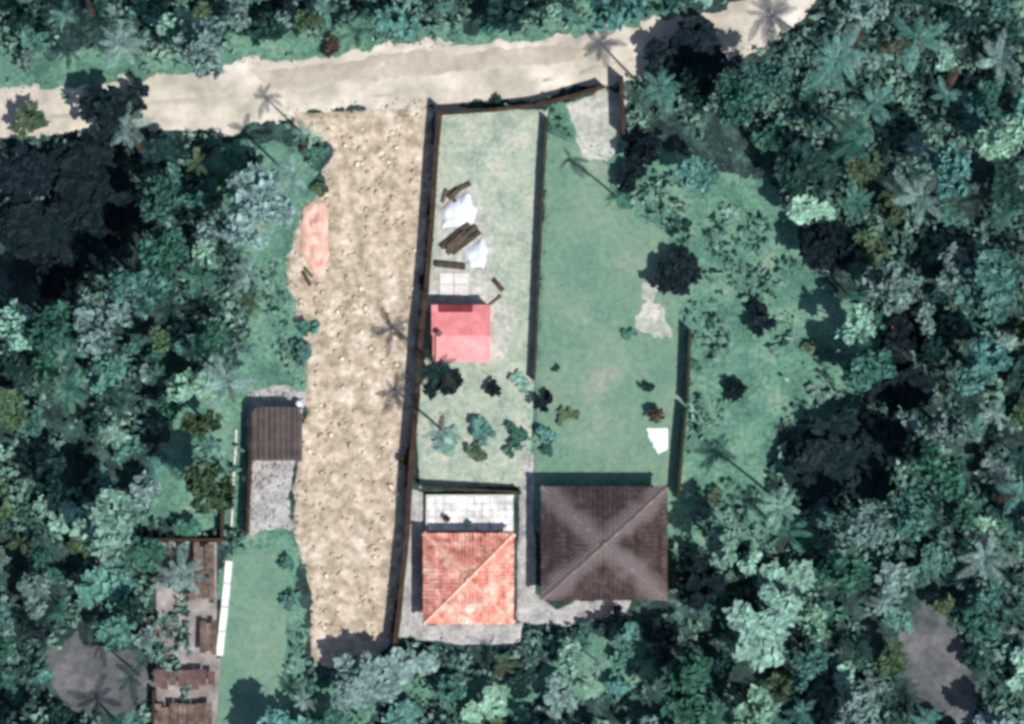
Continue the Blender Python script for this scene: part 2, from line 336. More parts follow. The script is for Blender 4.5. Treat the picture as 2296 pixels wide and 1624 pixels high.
patch('bare_clearing', [(2010, 1380), (2080, 1340), (2150, 1420), (2210, 1530), (2170, 1620), (2060, 1600), (2020, 1500)], M['dull'], 0.03, 0.3, 1.0, 0.7, 0.03, 0.8)
EX0 = [(1640, 75, 42), (1700, 40, 62), (1760, 5, 62), (1800, -40, 60), (1590, 60, 30), (215, 1515, 75), (2100, 1500, 75), (2085, 1410, 40)]
patch('side_path', [(905, 1095), (955, 1105), (958, 1400), (1060, 1395), (1170, 1398), (1165, 1440), (1040, 1445), (890, 1430), (895, 1300)], M['gravel'], 0.075, 0.2, 0.15, 0.2)
scatter_rocks('pebbles', PATCHES['gravel_yard'], 260, 0.05, 0.2, M['gravel'], 5, 0.08)

# leaf-sized faces: helper for undergrowth, tufts and crowns
def leaf_quads(pts, size, tilt, r, aspect=0.55, bend=0.25):
    """one bent leaf (two quads) at each point."""
    n = len(pts)
    az = r.random(n) * 6.2832; el = (r.random(n) - 0.5) * 2 * tilt
    L = np.stack([np.cos(az) * np.cos(el), np.sin(az) * np.cos(el), np.sin(el)], 1)
    roll = (r.random(n) - 0.5) * 2 * tilt
    S0 = np.stack([-np.sin(az), np.cos(az), np.zeros(n)], 1); Nn = np.cross(L, S0)
    S = S0 * np.cos(roll)[:, None] + Nn * np.sin(roll)[:, None]
    Nn = np.cross(L, S)
    s = (np.asarray(size) * np.ones(n))[:, None]
    w = s * aspect
    p = np.asarray(pts)
    a = p - L * s * 0.5 - Nn * s * bend * 0.6
    b = p + L * s * 0.5 - Nn * s * bend
    V = np.stack([a - S * w * 0.12, a + S * w * 0.12, p + S * w * 0.5, p - S * w * 0.5, b + S * w * 0.08, b - S * w * 0.08], 1)
    F = np.array([(0, 1, 2, 3), (3, 2, 4, 5)])
    F = (F[None] + 6 * np.arange(n)[:, None, None]).reshape(-1, 4)
    return V.reshape(-1, 3), F

# ------------------------------------------------------------------ walls
def wall_run(name, pts, label, h=2.1, th=0.2, m=None, step=3.0, coping=True, post=True, cat='wall', group=None, cm=None):
    m = m or M['wall']; cm = cm or m
    W = [Vector((*P(*p), 0)) for p in pts]
    root = thing(name, label, cat, tuple(W[0]), 0, group)
    o = W[0]
    for i in range(len(W) - 1):
        a, b = W[i], W[i + 1]; d = b - a; ln = d.length; ang = math.atan2(d.y, d.x)
        k = max(1, round(ln / step))
        for j in range(k):
            l = ln / k; q = a + d * (j / k) - o
            dh = random.uniform(-0.06, 0.06)
            box('wall_panel', 0.06, -th / 2, -0.1, l - 0.06 if post else l, th / 2, h + dh, m, root, 0.01, (q.x, q.y, 0), (0, 0, ang + random.uniform(-.012, .012)))
            if coping:
                box('coping', 0.0, -th / 2 - 0.05, h + 0.066, l, th / 2 + 0.05, h + 0.14, cm, root, 0.01, (q.x, q.y, 0), (0, 0, ang))
            if post:
                box('post', -0.15, -0.15, -0.1, 0.15, 0.15, h + 0.25, m, root, 0.02, (q.x, q.y, 0), (0, 0, ang))
    if post:
        q = W[-1] - o
        box('post', -0.15, -0.15, -0.1, 0.15, 0.15, h + 0.25, m, root, 0.02, (q.x, q.y, 0), (0, 0, ang))
    return root
wall_run('boundary_wall', [(988, 246), (979, 340), (969, 500), (957, 650), (944, 760), (936, 900), (922, 1050), (914, 1200), (903, 1300), (895, 1380), (886, 1450)],
         'long dark brown block wall between the bare soil plot and the yard with the pink roof', 2.2, 0.42)
wall_run('boundary_wall', [(1226, 268), (1217, 400), (1208, 600), (1200, 790), (1197, 850)],
         'dark block wall along the west edge of the smooth green lawn', 1.25, 0.2, M['wall_green'])
wall_run('boundary_wall', [(1546, 742), (1540, 900)], 'dark wall at the east edge of the lawn running from the dark round tree down to the gap', 1.9, 0.2, M['wall_green'])
wall_run('boundary_wall', [(1537, 918), (1528, 1010), (1520, 1110)], 'dark wall from the gap beside the lawn down to the brown hipped roof', 1.9, 0.2, M['wall_green'])
wall_run('boundary_wall', [(990, 256), (1110, 248), (1200, 238), (1280, 218), (1352, 196)], 'curved dark brown wall along the south side of the dirt road', 1.7, 0.25, M['wall'])
wall_run('boundary_wall', [(1392, 176), (1396, 300)], 'short dark wall running south from the road beside the grey driveway', 2.4, 0.3, M['wall'])
wall_run('yard_wall', [(952, 1092), (1060, 1098), (1165, 1104)], 'dark wall crossing the middle yard just above the pale tiled terrace', 1.5, 0.2, M['wall_green'])
wall_run('boundary_wall', [(566, 950), (562, 1080), (556, 1192)], 'dark wall along the west side of the grey gravel yard', 2.0, 0.2, M['wall'])
wall_run('kerb_wall', [(530, 962), (524, 1080), (520, 1180)], 'thin low pale kerb beside the dark wall of the gravel yard', 0.2, 0.2, M['slab_conc'], coping=False, post=False)
wall_run('kerb_wall', [(514, 1256), (504, 1360), (492, 1470)], 'broad low white kerb along the west edge of the side lawn', 0.3, 0.72, M['white_conc'], coping=False, post=False)
wall_run('kerb_wall', [(491, 1474), (484, 1570), (478, 1690)], 'narrow grey kerb below the broad white one, beside the derelict house', 0.15, 0.4, M['grey_conc'], coping=False, post=False)

# ------------------------------------------------------------------ houses with hipped roofs
def hip_house(name, label, x0, y0, x1, y1, wall_h, rise, tile_m, cap_m, wall_m, n=12, tw=0.45, cap_w=0.26, inset=0.6, jit=0.03):
    """x0,y0 (north-west) to x1,y1 (south-east) are the eaves in image pixels."""
    ax, ay = P(x0, y1); bx_, by_ = P(x1, y0)
    cx, cy = (ax + bx_) / 2, (ay + by_) / 2; hx, hy = (bx_ - ax) / 2, (by_ - ay) / 2
    root = thing(name, label, 'house', (cx, cy, 0))
    wx, wy = hx - inset, hy - inset
    t = 0.2
    box('wall', -wx, -wy, -0.1, wx, -wy + t, wall_h, wall_m, root)
    box('wall', -wx, wy - t, -0.1, wx, wy, wall_h, wall_m, root)
    box('wall', -wx, -wy + t, -0.1, -wx + t, wy - t, wall_h, wall_m, root)
    box('wall', wx - t, -wy + t, -0.1, wx, wy - t, wall_h, wall_m, root)
    for sx, sy in ((0, -1), (-0.5, 1), (0.5, 1)):
        f = box('window', -0.65, -0.05, 0, 0.65, 0.05, 1.2, M['white_conc'], root, 0.01, (sx * wx, sy * (wy + 0.052), 1.0))
        box('pane', -0.55, -0.012, 0.1, 0.55, 0.012, 1.1, M['glass'], f, 0, (0, sy * 0.06, 0))
    for sx in (-1, 1):
        f = box('window', -0.05, -0.65, 0, 0.05, 0.65, 1.2, M['white_conc'], root, 0.01, (sx * (wx + 0.052), 0.4, 1.0))
        box('pane', -0.012, -0.55, 0.1, 0.012, 0.55, 1.1, M['glass'], f, 0, (sx * 0.06, 0, 0))
    d = box('door', -0.5, -0.04, 0, 0.5, 0.04, 2.1, M['timber'], root, 0.01, (wx * 0.55, -wy - 0.045, 0.05))
    box('handle', -0.02, -0.03, 0, 0.02, 0.03, 0.15, M['metal'], d, 0.004, (0.38, -0.07, 1.0))
    # roof body (closed), then courses of tiles laid over it, then hip caps
    e = wall_h - 0.05
    body = mesh('roof', [(-hx, -hy, e), (hx, -hy, e), (hx, hy, e), (-hx, hy, e), (0, 0, e + rise)],
                [(0, 1, 4), (1, 2, 4), (2, 3, 4), (3, 0, 4), (3, 2, 1, 0)])
    roof = link('roof', body, tile_m, root)
    sides = [((-hx, -hy), (hx, -hy)), ((hx, -hy), (hx, hy)), ((hx, hy), (-hx, hy)), ((-hx, hy), (-hx, -hy))]
    for (p, q) in sides:
        p = Vector((*p, e)); q = Vector((*q, e)); ap = Vector((0, 0, e + rise))
        for i in range(n):
            f0, f1 = i / n, min(1.0, (i + 1.25) / n)
            L0, R0 = p.lerp(ap, f0), q.lerp(ap, f0); L1, R1 = p.lerp(ap, f1), q.lerp(ap, f1)
            nrm = (q - p).cross(ap - p).normalized()
            w = (R0 - L0).length; k = max(2, int(w / tw))
            v = []; fc = []
            for j in range(k):
                a, b = j / k, (j + 1) / k
                lift = 0.05 + random.uniform(-jit, jit) * 0.5
                A = L0.lerp(R0, a); B = L0.lerp(R0, b)
                A1 = L1.lerp(R1, a); B1 = L1.lerp(R1, b)
                mid0 = (A + B) / 2; mid1 = (A1 + B1) / 2
                dn = (A - A1).normalized() * random.uniform(-jit, jit)
                g0 = (B - A) * 0.03
                s = len(v)
                v += [A + g0 + nrm * lift * 0.55 + dn, mid0 + nrm * (lift + 0.05) + dn, B - g0 + nrm * lift * 0.55 + dn,
                      A1 + nrm * 0.008, mid1 + nrm * 0.035, B1 + nrm * 0.008,
                      A + g0 + dn - nrm * 0.005, B - g0 + dn - nrm * 0.005]
                fc += [(s, s + 1, s + 4, s + 3), (s + 1, s + 2, s + 5, s + 4), (s + 6, s + 7, s + 2, s + 1), (s + 6, s + 1, s, s)][:3]
                fc.append((s + 6, s + 1, s))
            link('tile_course', mesh('tile_course', v, fc), tile_m, roof)
    for c in ((-hx, -hy), (hx, -hy), (hx, hy), (-hx, hy)):
        c3 = Vector((*c, e + 0.06)); ap = Vector((0, 0, e + rise + 0.06))
        d = ap - c3; ln = d.length; k = max(4, int(ln / 0.6))
        side = Vector((-d.y, d.x, 0)).normalized()
        for j in range(k):
            a = c3 + d * (j / k); b = c3 + d * min(1.0, (j + 1.1) / k)
            wv = cap_w * random.uniform(0.75, 1.2)
            up = Vector((0, 0, 0.17))
            v = [a - side * wv - Vector((0, 0, 0.10 + wv * 0.25)), a + up * (0.6 + 0.3), a + side * wv - Vector((0, 0, 0.10 + wv * 0.25)),
                 b - side * wv * 0.9 - Vector((0, 0, 0.10 + wv * 0.25)), b + up * 0.7, b + side * wv * 0.9 - Vector((0, 0, 0.10 + wv * 0.25))]
            link('hip_cap', mesh('hip_cap', v, [(0, 3, 4, 1), (1, 4, 5, 2), (0, 1, 2), (3, 5, 4), (0, 2, 5, 3)]), cap_m, roof)
    bm = bmesh.new(); bmesh.ops.create_uvsphere(bm, u_segments=10, v_segments=6, radius=0.28)
    fin = link('finial', bm_done(bm, 'finial'), cap_m, roof, (0, 0, e + rise + 0.15))
    fin.scale = (1, 1, 0.7)
    return root
M['shingle_worn'] = weathered('worn_brown_shingle', 'shingle', (0.145, 0.115, 0.112), 6.27, 5.64)
brown = hip_house('hipped_house', 'dark brown house with a four-sided hipped roof at the foot of the lawn', 1213, 1090, 1494, 1343, 3.2, 2.2, M['shingle_worn'], M['ridge'], M['plaster'], 13, 0.5, 0.24)
red = hip_house('hipped_house', 'red tiled house with a four-sided hipped roof below the pale terrace', 950, 1194, 1152, 1396, 2.6, 2.0, M['red_tile'], M['red_ridge'], M['plaster'], 11, 0.4, 0.3)

# terrace of the red house: slab, floor tiles, low rim, pots
tx0, ty1 = P(958, 1112); tx1, ty0 = P(1152, 1192)
ter = thing('terrace', 'pale grey tiled terrace between the yard wall and the red roof', 'terrace', (tx0, ty0, 0))
W_, H_ = tx1 - tx0, ty1 - ty0
box('slab', 0, 0, -0.05, W_, H_, 0.35, M['grey_conc'], ter)
tile_me = {}
nx_, ny_ = 11, 5
for i in range(nx_):
    for j in range(ny_):
        sx, sy = (W_ - 0.1) / nx_, (H_ - 0.1) / ny_
        if 'a' not in tile_me:
            bm = bmesh.new(); add_box(bm, 0.02, 0.02, 0, sx - 0.02, sy - 0.02, 0.04); tile_me['a'] = bm_done(bm, 'floor_tile', 0.006)
        link('floor_tile', tile_me['a'], M['tilefloor'], ter, (0.05 + i * sx, 0.05 + j * sy, 0.345 + random.uniform(0, .012)))
box('rim', -0.12, -0.02, -0.05, -0.005, H_, 0.75, M['white_conc'], ter)
box('rim', -0.12, H_ + 0.003, -0.05, W_, H_ + 0.12, 0.75, M['white_conc'], ter)

def lathe(name, prof, m, parent=None, seg=14, loc=(0, 0, 0)):
    v = []; f = []
    for i, (r, z) in enumerate(prof):
        for k in range(seg):
            a = 6.28318 * k / seg; v.append((r * math.cos(a), r * math.sin(a), z))
    for i in range(len(prof) - 1):
        for k in range(seg):
            f.append((i * seg + k, i * seg + (k + 1) % seg, (i + 1) * seg + (k + 1) % seg, (i + 1) * seg + k))
    f.append(tuple(range(seg))[::-1]); f.append(tuple((len(prof) - 1) * seg + k for k in range(seg)))
    return link(name, mesh(name, v, f, True), m, parent, loc)

def pot_plant(x, y, label, s=1.0, leaf='deep green', z=0.0, pot='clay'):
    px, py = P(x, y)
    r = thing('potted_plant', label, 'potted plant', (px, py, z), 0, 'potted plants in the gardens')
    lathe('pot', [(0.16 * s, 0), (0.22 * s, 0.25 * s), (0.26 * s, 0.36 * s), (0.28 * s, 0.4 * s), (0.24 * s, 0.4 * s), (0.22 * s, 0.34 * s)], M[pot], r)
    q = np.random.default_rng(int(x * 7 + y))
    n = 70; u = q.normal(size=(n, 3)); u /= np.linalg.norm(u, axis=1)[:, None]
    pts = u * np.array([0.42, 0.42, 0.3]) * s * (0.5 + 0.5 * q.random((n, 1))) + np.array([0, 0, 0.68 * s])
    v, f = leaf_quads(pts, 0.28 * s, 0.8, q)
    link('foliage', mesh_np('foliage', v, f), LEAF[leaf], r)
    return r
pot_plant(1002, 1162, 'brown-leaved potted plant on the pale terrace near its left end', 0.9, 'brown', 0.37)
pot_plant(1052, 1174, 'green potted plant in the middle of the pale terrace', 0.8, 'deep green', 0.37)
pot_plant(1470, 930, 'round dark potted bush directly above the white plastic sheet on the lawn', 1.9, 'brown', 0.05)

# ------------------------------------------------------------------ pink flat-roofed outbuilding
ax, ay = P(968, 812); bx_, by_ = P(1100, 684)
pk = thing('outbuilding', 'small flat-roofed outbuilding painted pink and red in the middle yard', 'outbuilding', (ax, ay, 0))
w, h = bx_ - ax, by_ - ay
box('wall', 0.12, 0.1, -0.1, w - 0.12, 0.3, 2.3, M['pink_wall'], pk)
box('wall', 0.12, h - 0.3, -0.1, w - 0.12, h - 0.1, 2.3, M['pink_wall'], pk)
box('wall', 0.12, 0.3, -0.1, 0.32, h - 0.3, 2.3, M['pink_wall'], pk)
box('wall', w - 0.32, 0.3, -0.1, w - 0.12, h - 0.3, 2.3, M['pink_wall'], pk)
box('door', 0, 0, 0, 0.9, 0.05, 2.0, M['timber'], pk, 0.01, (w * 0.4, 0.045, 0.0))
wn_ = box('window', 0, 0, 0, 1.0, 0.06, 0.9, M['white_conc'], pk, 0.01, (0.8, 0.035, 1.0))
box('pane', 0.08, -0.012, 0.08, 0.92, 0.0, 0.82, M['glass'], wn_, 0, (0, -0.003, 0))
box('roof_slab', 0.0, h * 0.47, 2.303, w, h, 2.46, M['red_roof'], pk)
box('roof_slab', 0.45, 0.0, 2.303, w, h * 0.47 - 0.01, 2.44, M['pink_roof'], pk)
box('roof_shade_strip', 0.75, h - 0.75, 2.463, w * 0.70, h - 0.02, 2.62, M['shade_red'], pk)  # dark red strip added in place of shade along the north edge
vp = lathe('vent_pipe', [(0.13, 2.44), (0.13, 3.1), (0.3, 3.1), (0.34, 3.16), (0.2, 3.24), (0.02, 3.28)], M['darkred'], pk, 12, (0.75, h * 0.5, 0))

# ------------------------------------------------------------------ white sheeting, timbers, slab in the middle yard
def sheet(name, pts, label, m, cat, hgt=0.35, cell=0.16, seed=1, z=0.08, fold=0.12):
    poly = px_to_ground(pts); a = np.array(poly); c = a.mean(0); mn = a.min(0) - .2; mx = a.max(0) + .2
    nx = int((mx[0] - mn[0]) / cell) + 2; ny = int((mx[1] - mn[1]) / cell) + 2
    X, Y = np.meshgrid(mn[0] + np.arange(nx) * cell, mn[1] + np.arange(ny) * cell)
    sd = sdist(X, Y, poly) + 0.3 * vnoise(X + seed * 9, Y, 1.6)
    t = np.clip(sd / 0.9, 0, 1)
    Z = z + hgt * np.sin(t * 1.57) + fold * t * (vnoise(X + seed * 5, Y, 1.5) + vnoise(X + seed * 7, Y * 0.4 + X, 3.0)) * 2
    idx = np.arange(nx * ny).reshape(ny, nx)
    f = np.stack([idx[:-1, :-1], idx[:-1, 1:], idx[1:, 1:], idx[1:, :-1]], -1).reshape(-1, 4)
    keep = (sd.ravel()[f] > -0.02).all(1); f = f[keep]
    used = np.unique(f); rm = np.full(nx * ny, -1); rm[used] = np.arange(len(used))
    v = np.stack([X.ravel() - c[0], Y.ravel() - c[1], Z.ravel()], 1)[used]
    n = len(v); vb = v.copy(); vb[:, 2] -= 0.03
    F = rm[f]
    o = link(name, mesh_np(name, np.vstack([v, vb]), np.vstack([F, F[:, ::-1] + n]), True), m, None, (c[0], c[1], 0))
    tag(o, label, cat); return o
sheet('tarpaulin', [(988, 470), (1015, 440), (1050, 430), (1072, 470), (1060, 500), (1030, 512), (990, 512)], 'crumpled white tarpaulin heaped above the diagonal stack of dark timbers', M['sheet'], 'tarpaulin', 0.5, seed=1)
sheet('tarpaulin', [(1040, 562), (1082, 530), (1098, 556), (1088, 600), (1050, 602)], 'white tarpaulin lying below right of the diagonal timber stack', M['sheet'], 'tarpaulin', 0.35, seed=2)
sheet('plastic_sheet', [(1444, 958), (1498, 958), (1499, 1012), (1474, 1024), (1462, 1000)], 'white plastic sheet lying on the lawn beside the east wall', mat('white_plastic', [(0.3, (0.70, 0.88, 0.76)), (0.7, (0.84, 0.95, 0.86))], 1, 0.5), 'plastic sheet', 0.25, seed=3, fold=0.06)
sheet('pink_tarpaulin', [(676, 470), (700, 450), (735, 462), (740, 530), (735, 600), (705, 620), (690, 600), (672, 560)], 'faded pink tarpaulin crumpled on the left edge of the bare soil', M['pinksheet'], 'tarpaulin', 0.35, seed=4, z=0.1, fold=0.2)

def timbers(label, items, loc, cat='timber stack', name='timber_stack'):
    px, py = P(*loc)
    r = thing(name, label, cat, (px, py, 0))
    for (x, y, l, w, ang, z, hh) in items:
        box('beam', -l / 2, -w / 2, 0, l / 2, w / 2, hh, M['timber'], r, 0.015, ((x - loc[0]) * U, -(y - loc[1]) * U, z), (0, 0, math.radians(ang)))
    return r
timbers('stack of dark timbers lying diagonally between the two white tarpaulins',
        [(1012, 538, 2.6, 0.42, 40, 0.1, 0.45), (1022, 528, 3.6, 0.40, 40, 0.1, 0.42), (1036, 535, 3.9, 0.34, 38, 0.1, 0.5), (1046, 545, 3.6, 0.40, 38, 0.1, 0.42), (1026, 552, 2.6, 0.35, 40, 0.1, 0.35), (1022, 536, 2.4, 0.3, 42, 0.54, 0.25)], (1030, 540))
timbers('forked pile of dark poles at the top of the white heap', [(1030, 425, 2.6, 0.42, 26, 0.12, 0.3), (1016, 444, 1.0, 0.4, -60, 0.12, 0.4), (997, 440, 1.4, 0.3, 75, 0.12, 0.25), (1018, 436, 1.4, 0.45, 40, 0.42, 0.25)], (1020, 432), 'pole pile', 'pole_pile')
timbers('single dark beam lying level above the pale concrete slab', [(1010, 596, 3.0, 0.55, -6, 0.12, 0.5)], (1010, 596), 'beam', 'loose_beam')
timbers('short dark plank lying by the lower end of the pink tarpaulin', [(688, 625, 1.6, 0.35, -62, 0.15, 0.2), (693, 612, 1.2, 0.3, -50, 0.36, 0.12)], (688, 625), 'plank', 'loose_plank')
timbers('dark branch leaning by the corner east of the pink roof', [(1118, 640, 1.4, 0.5, -50, 0.1, 0.35), (1108, 676, 1.8, 0.2, 40, 0.1, 0.2)], (1114, 655), 'branch', 'fallen_branch')
sx0, sy1 = P(985, 612); sx1, sy0 = P(1050, 664)
pd = thing('concrete_slab', 'pale concrete slab above the pink roofed outbuilding', 'slab', (sx0, sy0, 0))
for i in range(2):
    for j in range(2):
        a_, b_ = (sx1 - sx0) / 2, (sy1 - sy0) / 2
        box('paving_slab', i * a_ + 0.03, j * b_ + 0.03, 0, (i + 1) * a_ - 0.03, (j + 1) * b_ - 0.03, 0.16 + 0.02 * random.random(), M['slab_conc'], pd)

# ------------------------------------------------------------------ dark shed at the west of the plot
ax, ay = P(566, 1032); bx_, by_ = P(680, 912)
sh = thing('shed', 'dark roofed shed with a rounded corner beside the bare soil', 'shed', (ax, ay, 0))
w, h = bx_ - ax, by_ - ay
box('wall', 0.25, 0.2, -0.1, w - 0.25, h - 0.2, 2.2, M['grey_conc'], sh)
box('door', 0, 0, 0, 0.9, 0.05, 1.9, M['timber'], sh, 0.01, (w * 0.4, 0.145, 0))
k = 9
for i in range(k):
    a_, b_ = w * i / k, w * (i + 1) / k
    cut = lambda x: h - (0.9 * (1 - math.sqrt(max(0, 1 - ((x - (w - 0.9)) / 0.9) ** 2))) if x > w - 0.9 else 0) - (0.7 * (1 - math.sqrt(max(0, 1 - ((0.7 - x) / 0.7) ** 2))) if x < 0.7 else 0)
    za, zb = 2.25 + 0.10 * math.sin(3.1416 * a_ / w), 2.25 + 0.10 * math.sin(3.1416 * b_ / w)
    a2, b2 = a_ + 0.015, b_ - 0.015
    v = [(a2, 0, za), (b2, 0, zb), (b2, cut(b_ - 0.02), zb + 0.15), (a2, cut(a_ + 0.02), za + 0.15)]
    mid = [((a2 + b2) / 2, 0, (za + zb) / 2 + 0.06), ((a2 + b2) / 2, (v[2][1] + v[3][1]) / 2, (za + zb) / 2 + 0.21)]
    lo = [(x, y, z - 0.05) for x, y, z in v]
    V = v + mid + lo
    link('roof_sheet', mesh('roof_sheet', V, [(0, 4, 5, 3), (4, 1, 2, 5), (6, 9, 8, 7), (0, 3, 9, 6), (1, 7, 8, 2), (0, 6, 7, 1, 4), (3, 5, 2, 8, 9)]), M['shed_roof'], sh)

qx, qy = P(671, 905)
brl = thing('water_barrel', 'small white water barrel at the upper right corner of the dark shed', 'barrel', (qx, qy, 0))
lathe('drum', [(0.30, 0.0), (0.34, 0.05), (0.36, 0.5), (0.34, 0.95), (0.30, 1.0)], M['sheet'], brl, 18)
lathe('lid', [(0.33, 1.003), (0.33, 1.05), (0.10, 1.09), (0.02, 1.09)], M['sheet'], brl, 18)

# ------------------------------------------------------------------ half-collapsed house at the lower left
rx, ry = P(340, 1690); 
def RP(x, y): q = P(x, y); return q[0] - rx, q[1] - ry
ruin = thing('derelict_house', 'half-collapsed house with rusty brown roof sheets beside the white kerb', 'house', (rx, ry, 0))
def rbox(name, x0, y0, x1, y1, z0, z1, m, bev=0.02, tilt=0):
    a = RP(x0, y1); b = RP(x1, y0)
    cx_, cy_ = (a[0] + b[0]) / 2, (a[1] + b[1]) / 2; hx, hy = (b[0] - a[0]) / 2, (b[1] - a[1]) / 2
    return box(name, -hx, -hy, z0, hx, hy, z1, m, ruin, bev, (cx_, cy_, 0), (math.radians(random.uniform(-tilt, tilt)), math.radians(random.uniform(-tilt, tilt)), 0))
rbox('floor_slab', 350, 1216, 486, 1690, -0.05, 0.18, M['grey_conc'])
rbox('wall', 334, 1206, 508, 1213, -0.1, 1.7, M['wall'])
rbox('wall', 334, 1214, 341, 1262, -0.1, 1.7, M['wall'])
rbox('wall', 496, 1120, 503, 1205, -0.1, 1.5, M['wall'])
rbox('wall', 343, 1545, 349, 1690, -0.1, 1.4, M['wall'])
def rsheets(x0, y0, x1, y1, z, m, n):
    for i in range(n):
        xa = x0 + (x1 - x0) * i / n; xb = x0 + (x1 - x0) * (i + 1) / n
        o = rbox('roof_sheet', xa + 0.5, y0 + random.uniform(-5, 5), xb - 0.5, y1 + random.uniform(-7, 7), z, z + 0.05, m, 0.0, 4)
rsheets(436, 1218, 484, 1292, 1.5, M['rust'], 4)
rsheets(428, 1300, 484, 1346, 1.3, M['rust'], 4)
rsheets(448, 1392, 488, 1462, 1.2, M['rust'], 3)
rsheets(346, 1500, 484, 1538, 1.4, M['darkred'], 8)
rsheets(346, 1578, 478, 1670, 1.3, M['rust'], 7)
rsheets(290, 1390, 360, 1430, 0.6, M['darkred'], 4)

# round dry bush-like heap north of the road and others are plants, below

# ------------------------------------------------------------------ plants: prototypes
def trunk_mesh(h, r0, r1, lean=(0, 0), seg=7, rings=5, limbs=0, seed=0, spread=1.5):
    q = random.Random(seed); v = []; f = []
    def tube(pts, rad):
        b = len(v)
        for (p, r) in zip(pts, rad):
            for k in range(seg):
                a = 6.2832 * k / seg; v.append((p[0] + r * math.cos(a), p[1] + r * math.sin(a), p[2]))
        for i in range(len(pts) - 1):
            for k in range(seg):
                f.append((b + i * seg + k, b + i * seg + (k + 1) % seg, b + (i + 1) * seg + (k + 1) % seg, b + (i + 1) * seg + k))
    pts = [(lean[0] * (i / rings) ** 2, lean[1] * (i / rings) ** 2, h * i / rings - (0.1 if i == 0 else 0)) for i in range(rings + 1)]
    tube(pts, [r0 + (r1 - r0) * i / rings for i in range(rings + 1)])
    for l in range(limbs):
        a = 6.2832 * (l + q.random() * 0.6) / limbs; z0 = h * q.uniform(0.5, 0.85)
        R = spread * q.uniform(0.55, 0.95); up = h * q.uniform(0.15, 0.4)
        i0 = z0 / h
        tube([(lean[0] * i0 ** 2 + math.cos(a) * R * t, lean[1] * i0 ** 2 + math.sin(a) * R * t, z0 + up * t ** 1.3) for t in (0, 0.35, 0.7, 1)],
             [r1 * 0.9, r1 * 0.7, r1 * 0.45, r1 * 0.15])
    return mesh('trunk', v, f, True)

def crown_mesh(R, z0, z1, clumps, per, lsize, seed, dense=1.0, flat=0.75):
    q = np.random.default_rng(seed)
    # several uneven lobes, clumps on them, leaves in clumps
    nl = 5 + int(q.integers(0, 3))
    la = q.random(nl) * 6.2832; lr = R * (0.25 + 0.4 * q.random(nl))
    lob = np.stack([np.cos(la) * lr, np.sin(la) * lr, z0 + (z1 - z0) * (0.25 + 0.55 * q.random(nl))], 1)
    lobr = R * (0.35 + 0.22 * q.random(nl))
    k = q.integers(0, nl, clumps)
    u = q.normal(size=(clumps, 3)); u /= np.linalg.norm(u, axis=1)[:, None]; u[:, 2] = np.abs(u[:, 2]) * 0.9 - 0.2
    c = lob[k] + u * lobr[k][:, None] * (0.6 + 0.45 * q.random((clumps, 1))) * np.array([1, 1, flat])
    cs = 0.28 * R ** 0.5 * (0.6 + 0.8 * q.random(clumps))
    d = q.normal(size=(clumps, per, 3)); d /= np.linalg.norm(d, axis=2)[..., None]
    pts = c[:, None] + d * cs[:, None, None] * (0.4 + 0.6 * q.random((clumps, per, 1))) * np.array([1, 1, 0.55])
    pts = pts.reshape(-1, 3)
    pts[:, 2] = np.maximum(pts[:, 2], 0.12)
    v, f = leaf_quads(pts, lsize * (0.7 + 0.6 * q.random(len(pts)))[:], 0.75, q, 0.6, 0.2)
    return mesh_np('crown', v, f)

def frond_mesh(L, droop, seed, nleaf=13, wid=0.55, lw=0.13):
    q = random.Random(seed); v = []; f = []
    def pt(t):
        return Vector((L * (t - 0.12 * droop * t * t), 0.34 * L * (q_s * t * t), L * (0.32 * t - droop * 0.62 * t * t)))
    q_s = q.uniform(-1, 1)
    n = 7
    for i in range(n + 1):
        t = i / n; p = pt(t); w = 0.05 * (1 - t) + 0.012
        v += [p + Vector((0, w, 0)), p + Vector((0, 0, w * 1.2)), p + Vector((0, -w, 0))]
    for i in range(n):
        b = 3 * i; f += [(b, b + 3, b + 4, b + 1), (b + 1, b + 4, b + 5, b + 2)]
    for i in range(nleaf):
        t = 0.14 + 0.86 * i / (nleaf - 1); p = pt(t); p2 = pt(min(1, t + 0.02)); d = (p2 - p); d = d.normalized() if d.length > 1e-6 else Vector((1, 0, 0))
        ll = wid * (math.sin(3.1416 * (0.12 + 0.80 * t)) ** 0.7) * q.uniform(0.85, 1.1)
        for s in (-1, 1):
            side = Vector((-d.y, d.x, 0)).normalized() * s
            tip = p + side * ll * 0.85 + d * ll * 0.62 + Vector((0, 0, -0.22 * ll + q.uniform(-.05, .08)))
            mid = (p + tip) / 2 + Vector((0, 0, 0.06 * ll))
            w = d * lw * 0.5
            b = len(v); v += [p - w * 0.5, p + w * 0.5, mid + w, tip, mid - w]
            f += [(b, b + 1, b + 2, b + 4), (b + 4, b + 2, b + 3)]
    me = mesh('frond', v, f); return me

